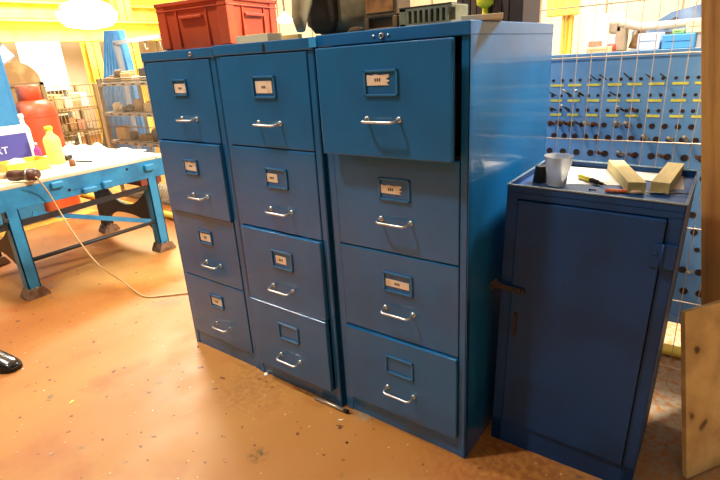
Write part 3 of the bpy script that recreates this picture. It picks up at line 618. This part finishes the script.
bottle('white_bottle', 23, 125, -3.60, .035, .30, mat('white plastic', '#efece4', .4), 'white plastic bottle standing behind the carton', 'bottle')
bottle('yellow_bottle', 54, 150, -3.22, .052, .23, mat('pale yellow plastic', '#ece27a', .4), 'tall pale yellow bottle at the end of the yellow bin', 'bottle', mat('yellow cap', '#f0e428', .4))
bottle('purple_bottle', 37, 150, -3.36, .022, .13, mat('purple plastic', '#a848a8', .4), 'small purple bottle behind the yellow bin', 'bottle', WHITE)
# yellow open bin
A, Cc = atx(6, 168, -3.05), atx(50, 168, -3.05)
t = thing('parts_bin', 'open yellow plastic parts bin on the workbench', 'bin', (-3.05, A.y, ZT+.0005)); L_ = Cc.y-A.y; ym = mat('bin yellow', '#d8c03c', .45, col2='#e6d268', scale=6)
r = B(); h = .075
bx(r, (-.16, 0, 0), (0, L_, .004)); bx(r, (-.004, 0, 0), (0, L_, h*.8), bev=.001); bx(r, (-.16, 0, 0), (-.156, L_, h), bev=.001); bx(r, (-.16, 0, 0), (0, .004, h), bev=.001); bx(r, (-.16, L_-.004, 0), (0, L_, h), bev=.001)
obj('body', r, ym, t); r = B(); bx(r, (-.002, -.002, h*.76), (.004, L_+.002, h*.86), bev=.001); obj('rim', r, ym, t)
r = B(); lathe(r, [(.001, 0), (.035, .01), (.04, .03), (.028, .055), (.004, .064)], 14, 0, Matrix.Diagonal((1, 1.4, 1, 1))); o = obj('rag', r, mat('off white rag', '#e6dcc4', .9, bump=.6, bscale=20)); o.location = (-3.13, A.y+.09, ZT+.028); tag(o, 'crumpled off-white rag in the yellow bin', 'rag')
# crumpled white cloth
def crumple(nm, cx, cy, w, d, h, z, m_, label, cat, seed):
    rnd = random.Random(seed); ph = [rnd.random()*6 for _ in range(8)]; r = B(); n = 26; g = {}
    for i in range(n+1):
        for j in range(n+1):
            a, c_ = i/n*2-1, j/n*2-1; q = max(0, 1-max(abs(a), abs(c_))**4)
            zz = h*q*(.45+.25*math.sin(4*a+ph[0])*math.sin(3.4*c_+ph[1])+.2*math.sin(9*a+3*c_+ph[2])+.12*math.sin(7*c_-6*a+ph[3])+.1*rnd.random())
            wob = 1+.12*math.sin(5*math.atan2(c_, a)+ph[4])
            g[i, j] = r.verts.new((cx+a*w*wob, cy+c_*d*wob, z+max(0, zz)))
    for i in range(n):
        for j in range(n): r.faces.new((g[i,j], g[i+1,j], g[i+1,j+1], g[i,j+1]))
    o = obj(nm, r, m_); s = o.modifiers.new('thick', 'SOLIDIFY'); s.thickness = .001; return tag(o, label, cat)
P = onb(80, 152); crumple('cloth', P.x, P.y, .15, .16, .07, ZT+.001, mat('white cloth', '#f4eee4', .9), 'crumpled white cloth heaped on the workbench', 'cloth', 2)
P = onb(112, 151); crumple('paper', P.x+.1, P.y, .16, .12, .012, ZT+.001, PAPER, 'loose white papers at the end of the workbench', 'papers', 7)
P = onb(73, 166); r = B(); lathe(r, [(.018, 0), (.02, .006), (.017, .04), (.008, .045)], 16); o = obj('wooden_plug', r, mat('brown wood plug', '#7a4c2c', .6)); o.location = (P.x, P.y, ZT+.0005); tag(o, 'small brown wooden plug on the bench edge', 'plug')
P, Q = onb(76, 161.5, .006), onb(92, 161.5, .006); r = B(); tube(r, [P, Q], .005, 8); tag(obj('marker_pen', r, DARK), 'black pen lying beyond the brown plug', 'pen')
P = onb(64, 160); r = B(); bx(r, (-.05, -.04, 0), (.05, .04, .035), bev=.012); o = obj('metal_clamp', r, BLACK); o.location = (P.x, P.y, ZT+.0005); o.rotation_euler = (0, 0, .6); tag(o, 'black metal block between the yellow bottle and the brown plug', 'block')

# ------------------------------------------------------------------ beyond the bench
# blue locker at far left
A = atx(14, 100, -4.55)
t = thing('blue_cupboard', 'tall blue steel cupboard at the left edge behind the bench', 'cupboard', (-4.55, A.y, 0)); zt = 1.48; cb = mat('bright blue steel', '#3c8cc4', .5, col2='#3482ba', scale=3)
r = B(); bx(r, (-.5, -1.0, 0), (0, 0, zt), bev=.004); obj('body', r, cb, t)
r = B(); bx(r, (0, -.98, .06), (.012, -.03, zt-.04), bev=.003); obj('door', r, cb, t)
# red gas cylinder
P = atx(36, 120, -4.75)
hb = atx(33, 101, -4.75).z; hn = atx(27, 85, -4.75).z
t = thing('gas_cylinder', 'orange-red gas cylinder with a shoulder and valve guard', 'gas cylinder', (-4.75, P.y, 0)); rad = .19; rm = mat('orange red enamel', '#cf5430', .4, col2='#d8683e', scale=5)
r = B(); lathe(r, [(rad*.95, 0), (rad, .02), (rad, hb-.10), (rad*.93, hb-.04), (rad*.7, hb), (rad*.5, hb+.01)], 28); obj('cylinder_body', r, rm, t)
r = B(); lathe(r, [(rad*.52, hb), (rad*.52, hn-.01), (rad*.46, hn)], 20); obj('valve_guard', r, rm, t)
r = B(); lathe(r, [(rad*1.01, hb-.14), (rad*1.02, hb-.135), (rad*1.01, hb-.13)], 28, caps=False); obj('band', r, rm, t)
# reel behind
P = atx(17, 84, -5.6); r = B(); rr = .21
t = thing('cable_reel', 'brown wooden cable reel standing behind the gas cylinder', 'reel', (-5.6, P.y, 0)); zc = atx(17, 62, -5.6).z-rr
r = B(); lathe(r, [(rr*.75, -.06), (rr*.75, .06)], 28, 0, Matrix.Translation((0, 0, zc)) @ Matrix.Rotation(PI/2, 4, 'Y')); obj('drum', r, mat('dark winding', '#6a5436', .8), t)
for s in (-.08, .06):
    r = B(); lathe(r, [(rr, 0), (rr, .02)], 32, 0, Matrix.Translation((s, 0, zc)) @ Matrix.Rotation(PI/2, 4, 'Y')); obj('flange', r, mat('reel brown', '#8c6c40', .8, col2='#a8895a', scale=8), t)
r = B(); bx(r, (-.1, -.22, 0), (.1, -.18, zc)); bx(r, (-.1, .18, 0), (.1, .22, zc)); bx(r, (-.1, -.22, zc-.03), (.1, .22, zc)); obj('stand', r, mat('reel stand brown', '#7a6444', .8), t)
# framed sign
pts = [atx(2, 43, -5.0), atx(16, 56, -5.0), atx(4, 65, -5.0), atx(-6, 55, -5.0)]
t = thing('hanging_sign', 'small white diamond sign with a grey edge above the blue cupboard', 'sign', (0,0,0))
def quadx(pts, X, th, m_, nm, par):
    r = B(); a = [r.verts.new((X, q.y, q.z)) for q in pts]; c_ = [r.verts.new((X-th, q.y, q.z)) for q in pts]; n = len(pts); r.faces.new(a); r.faces.new(c_[::-1])
    for i in range(n): r.faces.new((a[i], c_[i], c_[(i+1)%n], a[(i+1)%n]))
    return obj(nm, r, m_, par)
cc = sum(pts, Vector())/4
quadx([cc+(q-cc)*1.0 for q in pts], -5.0, .01, mat('grey edge', '#8a8e94', .5), 'sign_edge', t); quadx([cc+(q-cc)*.82 for q in pts], -4.996, .003, WHITE, 'sign_face', t)
r = B(); tube(r, [(-5.005, cc.y, cc.z+.05), (-5.005, cc.y, 5)], .004, 6); obj('hanging_wire', r, STEEL, t)
# notice board
A, Cc = atx(27, 88, -6.8), atx(70, 88, -6.8); zt, zb = atx(45, 42, -6.8).z, atx(50, 91, -6.8).z
t = thing('notice_board', 'large white notice board standing in the bright area behind the gas cylinder', 'notice board', (-6.8, (A.y+Cc.y)/2, 0)); w = abs(Cc.y-A.y)/2
r = B(); bx(r, (0, -w, zb), (.02, w, zt), bev=.003); obj('board', r, WHITE, t)
r = B(); bx(r, (-.03, -w+.05, 0), (0, -w+.1, zt)); bx(r, (-.03, w-.1, 0), (0, w-.05, zt)); obj('post', r, STEEL, t)
for i, (u0, v0) in enumerate(((-.9, .55), (-.28, .58), (.36, .54), (-.7, .1), (.1, .14))):
    y0_, z0_, nw, nh = w*u0, zb+(zt-zb)*v0, w*.5, (zt-zb)*.34
    r = B(); bx(r, (.0205, y0_, z0_), (.022, y0_+nw, z0_+nh)); bx(r, (.0222, y0_+nw*.15, z0_+nh*.7), (.0226, y0_+nw*.8, z0_+nh*.76), 1); bx(r, (.0222, y0_+nw*.15, z0_+nh*.4), (.0226, y0_+nw*.7, z0_+nh*.44), 1); obj('notice', r, [PAPER, INK], t)
# beige drawer rack behind
A, Cc = atx(68, 70, -6.6), atx(98, 70, -6.6); zt, zb = atx(80, 48, -7.6).z, 0
t = thing('slatted_shelf', 'beige steel shelf unit with shallow shelves behind the racks', 'shelf unit', (-7.6, A.y, 0)); w = Cc.y-A.y
r = B(); bx(r, (-.4, 0, 0), (-.38, w, zt)); bx(r, (-.4, 0, 0), (0, .02, zt)); bx(r, (-.4, w-.02, 0), (0, w, zt)); obj('frame', r, CREAM, t)
k = 0; z = .15
while z < zt:
    r = B(); bx(r, (-.4, .02, z), (.0, w-.02, z+.02)); obj('shelf', r, CREAM, t)
    z += .14
bm_ = mat('box ochre', '#b9945c', .8)
# wire rack 2 (on X = const)
rust = mat('brown wire', '#8d734c', .6, metal=.3)
def wire_cage_x(nm, X, xa, xb, ya, yb, ns, label, m_):
    A, Cc = atx(xa, (ya+yb)/2, X), atx(xb, (ya+yb)/2, X); zt = atx(xa, ya, X).z
    t = thing(nm, label, 'wire rack', (X, A.y, 0)); w = Cc.y-A.y
    r = B(); n = int(w/.042)
    for k in range(n+1): tube(r, [(0, w*k/n, .05), (0, w*k/n, zt)], .0045, 4)
    obj('front_wires', r, m_, t)
    r = B()
    for z in [zt*k/8 for k in range(1, 9)]: tube(r, [(0, 0, z), (0, w, z)], .006, 4)
    obj('cross_wires', r, m_, t)
    for (a, c_) in ((0, 0), (-.5, 0), (0, w), (-.5, w)):
        r = B(); bx(r, (a-.02, c_-.02, 0), (a+.02, c_+.02, zt), bev=.002); obj('leg', r, m_, t)
    for z in ns: r = B(); bx(r, (-.5, 0, z-.02), (-.01, w, z)); obj('shelf', r, m_, t)
    return t, A.y, w, zt
zs = atx(80, 107, -5.9).z
t, ya_, w_, zt_ = wire_cage_x('wire_rack', -5.9, 48, 101, 87, 140, [.25, .62, zs], 'brown wire rack behind the workbench, further of the two racks', rust)
cols = ['#e9ddc4', '#c9a878', '#ddd2ba', '#b98c60', '#f0e8d8', '#6c8fb4', '#c8b080', '#caa06c', '#e0a080', '#d8ccb0']
for k in range(10):
    lv = [zs, .62][k//5]; w = (w_-.1)/5*(.7+.1*(k % 3)); y = ya_+.05+(k % 5)*(w_-.1)/5; h = .08+.04*((k*5) % 3)
    r = B(); bx(r, (-6.3, y, lv+.001), (-6.0, y+w, lv+h), bev=.006); bx(r, (-6.0, y+.01, lv+h*.4), (-5.998, y+w-.01, lv+h*.7))
    tag(obj('stock_box', r, mat('stock'+cols[k], cols[k], .7)), 'small %s box, %s shelf of the further wire rack, %s along' % (['cream', 'tan', 'stone', 'rust', 'white', 'blue', 'ochre', 'amber', 'pink', 'sand'][k], ['upper', 'lower'][k//5], ordn[k % 5]), 'box', 'boxes on the further wire rack')
# wire rack 1 along Y = 1.4
RY = 1.45; A, Cc = aty(103, 110, RY), aty(160, 110, RY); zt = aty(125, 78, RY).z; z2_, z3_ = aty(125, 113, RY).z, aty(130, 142, RY).z; z4_ = aty(140, 196, RY).z
gw = mat('grey brown wire', '#8a7d68', .5, metal=.4)
t = thing('wire_rack', 'grey wire rack with slotted shelves beside the filing cabinets, nearer of the two racks', 'wire rack', (A.x, RY, 0)); w = Cc.x-A.x + .5
r = B(); n = int(w/.026)
for k in range(n+1): tube(r, [(w*k/n, 0, z4_*.2), (w*k/n, 0, zt)], .0028, 4)
obj('front_wires', r, gw, t)
r = B()
for z in (zt, zt-.02, z4_*.2, z4_*.6, z4_+.04, z2_-.13, z3_-.1): tube(r, [(0, -.004, z), (w, -.004, z)], .005, 4)
obj('cross_wires', r, gw, t)
shm = mat('grey shelf steel', '#a79c88', .5, col2='#8f836c', scale=9)
for z in (zt-.04, z2_, z3_, z4_):
    r = B(); bx(r, (0, .0, z-.03), (w, .45, z), bev=.002)
    q = .12
    while q < w-.1: bx(r, (q, .02, z-.001), (q+.07, .05, z+.001), 1); bx(r, (q, -.001, z-.022), (q+.06, .0, z-.010), 1); q += .17
    obj('shelf', r, [shm, BLACK], t)
for a in (0, w-.03):
    for c_ in (0, .42): r = B(); bx(r, (a, c_, 0), (a+.015, c_+.03, zt), bev=.002); obj('leg', r, gw, t)
jc = ['#8a6c42', '#5c4a38', '#b99a68', '#d8c49a', '#4c443c', '#a87c4c', '#c8a878', '#6e5a44']
jn = ['ochre', 'dark brown', 'tan', 'cream', 'black-brown', 'amber', 'buff', 'umber']
for lv, (zz, nn, sn) in enumerate(((zt-.04, 8, 'top'), (z2_, 6, 'middle'), (z3_, 6, 'lower'))):
    for k in range(nn):
        x = A.x+.08+k*(w-.3)/nn; h = .05+.035*((k*5+lv) % 3); c_ = (k+lv*3) % 8
        r = B()
        if (k+lv) % 2: lathe(r, [(.02, 0), (.045, .005), (.045, h*.8), (.03, h)], 12, 0, Matrix.Translation((0,0,0)))
        else: bx(r, (-.05, -.05, 0), (.06, .05, h), bev=.01); tube(r, [(-.06, 0, h+.004), (.07, .02, h+.01)], .01, 8)
        o = obj('machine_part', r, mat('junk%d' % c_, jc[c_], .6)); o.location = (x, RY+.12, zz+.001); o.rotation_euler = (0, 0, random.uniform(-.6, .6))
        tag(o, '%s metal part, %s shelf of the nearer wire rack, %s along' % (jn[c_], sn, ordn[k]), 'machine part', 'machine parts on the nearer wire rack')
# ribbed blue guard (tapered, corrugated) standing behind the rack
GY = 2.3; bl, brr = aty(103, 118, GY), aty(141, 118, GY); tl, tr_ = aty(103.5, 31, GY), aty(118, 30, GY)
r = B(); n = 16; fr = []; d0 = (tl-bl); kz = bl.z/ (tl.z-bl.z)
B0, B1 = bl-(tl-bl)*kz, brr-(tr_-brr)*(brr.z/(tr_.z-brr.z)); cols_ = []
for k in range(n*2+1):
    a = k/(n*2); off = .03 if (k//2) % 2 else 0
    p0 = B0.lerp(B1, a); p1 = tl.lerp(tr_, a); cols_.append([r.verts.new((p0.x, GY+off, 0)), r.verts.new((p1.x, GY+off, p1.z)), r.verts.new((p1.x, GY+.08, p1.z)), r.verts.new((p0.x, GY+.08, 0))])
for a, c_ in zip(cols_, cols_[1:]):
    for i in range(4): r.faces.new((a[i], c_[i], c_[(i+1)%4], a[(i+1)%4]))
r.faces.new(cols_[0]); r.faces.new(cols_[-1][::-1])
tag(obj('ribbed_guard', r, mat('corrugated blue', '#3f88c8', .5, col2='#5c9cd4', scale=3)), 'tall tapering blue corrugated guard standing behind the nearer wire rack', 'machine guard')
# grey rail on a post
A1, A2 = aty(114, 43, 2.0), aty(175, 34, 2.0)
t = thing('hanging_rail', 'grey horizontal rail on a post with small hooks, beside the red crate', 'rail', (A1.x, 2.0, 0))
r = B(); bx(r, (-.02, 0, 0), (.03, .05, A1.z)); obj('post', r, mat('grey blue steel', '#7d8794', .5), t)
r = B(); bar(r, (-.03, .02, A1.z), (A2.x-A1.x, .02, A2.z), .04, .045); obj('rail', r, mat('grey blue steel', '#7d8794', .5), t)
for k in range(4): x = .3+k*.28; r = B(); tube(r, [(x, .02, A1.z-.02), (x, .02, A1.z-.09), (x+.02, .02, A1.z-.11), (x+.035, .02, A1.z-.09)], .006, 6); obj('hook', r, STEEL, t)

# ------------------------------------------------------------------ floor scraps and shoe
r = B(); P, Q = Vector((-.618, -.034, .008)), Vector((-.468, -.030, .008)); tube(r, [P, P.lerp(Q, .5), Q], [.007, .0075, .007], 10); tube(r, [P.lerp(Q, .93), Q+(Q-P)*.05], .0078, 10, 1)
tag(obj('steel_rod', r, [mat('bright rod', '#b8b0a4', .3, metal=.8), DARK]), 'short steel rod lying on the floor against the middle cabinet', 'rod')
def scrap(nm, px_, py_, s, m_, label, cat, seed):
    rnd = random.Random(seed); P = atz(px_, py_); r = B(); n = 6
    a = [r.verts.new((s*math.cos(2*PI*k/n)*(.6+.5*rnd.random()), s*.6*math.sin(2*PI*k/n)*(.6+.5*rnd.random()), .0008)) for k in range(n)]; c_ = [r.verts.new(v.co+Vector((0, 0, s*.12))) for v in a]
    r.faces.new(a[::-1]); r.faces.new(c_)
    for k in range(n): r.faces.new((a[k], a[(k+1)%n], c_[(k+1)%n], c_[k]))
    o = obj(nm, r, m_); o.location = (P.x, P.y, 0); o.rotation_euler = (0, 0, rnd.random()*3); tag(o, label, cat)
scrap('paper_scrap', 72, 402, .016, mat('yellow paper', '#ead878', .8), 'small yellow paper scrap on the open floor', 'scrap', 1)
scrap('nut', 52, 454, .008, STEEL, 'tiny steel nut on the floor at lower left', 'nut', 2)
scrap('paint_chip', 266, 374.5, .018, PAPER, 'white paint chip on the floor by the foot of the middle cabinet', 'chip', 3)
scrap('plastic_chip', 341, 420, .010, PAPER, 'small white chip on the floor near the steel rod', 'chip', 4)
scrap('dirt_clump', 347, 443, .007, DARK, 'dark dirt clump on the floor in front of the open-drawer cabinet', 'dirt', 5)
scrap('dirt_clump', 198, 347, .008, DARK, 'dark dirt clump at the corner of the crate-topped cabinet', 'dirt', 6)
# black shoe at the left edge, toe pointing into the picture
P = atz(13, 370)
t = thing('shoe', 'black leather shoe, its toe poking in at the left edge', 'shoe', (P.x+.02, P.y+.012, 0), (0, 0, PI+.75+PI))
t.rotation_euler = (0, 0, math.atan2(.25, .97)); lea = mat('black leather', '#1c1a1a', .25, coat=.5)
r = B(); rings = []; secs = [(.0, .012, .02), (-.012, .030, .034), (-.04, .042, .046), (-.09, .048, .055), (-.14, .042, .075), (-.19, .037, .09), (-.25, .036, .095), (-.285, .026, .09), (-.295, .012, .07)]
for x, hw, hh in secs:
    rings.append([r.verts.new((x, hw*math.copysign(abs(math.cos(th))**.7, math.cos(th)), .018+max(0, math.sin(th))**.8*(hh-.018) if math.sin(th) > 0 else .018)) for th in [2*PI*k/16 for k in range(16)]])
for a, c_ in zip(rings, rings[1:]):
    for k in range(16): f = r.faces.new((a[k], a[(k+1)%16], c_[(k+1)%16], c_[k])); f.smooth = True
r.faces.new(rings[0]); r.faces.new(rings[-1][::-1]); obj('upper', r, lea, t)
r = B(); a_ = [(x+.004*(i == 0), hw+.004) for i, (x, hw, hh) in enumerate(secs)]; ol = a_ + [(x, -h_) for x, h_ in a_[::-1]]
lo_ = [r.verts.new((x, y, 0.001)) for x, y in ol]; hi_ = [r.verts.new((x, y, .02)) for x, y in ol]; r.faces.new(lo_); r.faces.new(hi_)
for i in range(len(ol)): r.faces.new((lo_[i], lo_[(i+1)%len(ol)], hi_[(i+1)%len(ol)], hi_[i]))
obj('sole', r, mat('black sole', '#100f0f', .6), t)

# ------------------------------------------------------------------ lights
def area(name, loc, target, sx_, sy_, power, col=(1, .91, .78), shape='RECTANGLE'):
    l = bpy.data.lights.new(name, 'AREA'); l.shape = shape; l.size = sx_; l.size_y = sy_; l.energy = power; l.color = col
    o = bpy.data.objects.new(name, l); C.objects.link(o); o.location = loc; d = Vector(target)-Vector(loc); o.rotation_euler = d.to_track_quat('-Z', 'Y').to_euler(); return o
area('lamp_over_cabinets', (-1.65, -1.5, 4.6), (-.7, -.2, .5), .2, .35, 122)
area('lamp_over_rack', (.95, 1.75, 3.2), (.1, .6, .6), .3, .5, 300)
area('lamp_over_bench', (-3.3, -.4, 3.4), (-3.4, .4, 0), 1.2, .4, 120)
area('lamp_far_left', (-5.6, 2.6, 3.9), (-7.2, 1.2, 0), 1.2, 1.2, 750, (1, .9, .72))
area('lamp_far_back', (-.5, 3.6, 3.8), (-.5, 4.2, 0), 2.4, .6, 330, (1, .92, .78))
area('lamp_behind_camera', (1.0, -3.0, 3.6), (-1, 0, .5), 1.5, .5, 12)
w = bpy.data.worlds.new('world'); bpy.context.scene.world = w; w.use_nodes = True
w.node_tree.nodes['Background'].inputs[0].default_value = (1, .9, .75, 1); w.node_tree.nodes['Background'].inputs[1].default_value = .16
S = bpy.context.scene; S.view_settings.view_transform = 'Standard'; S.view_settings.look = 'None'; S.view_settings.gamma = 1; S.view_settings.exposure = 0; S.view_settings.use_curve_mapping = False
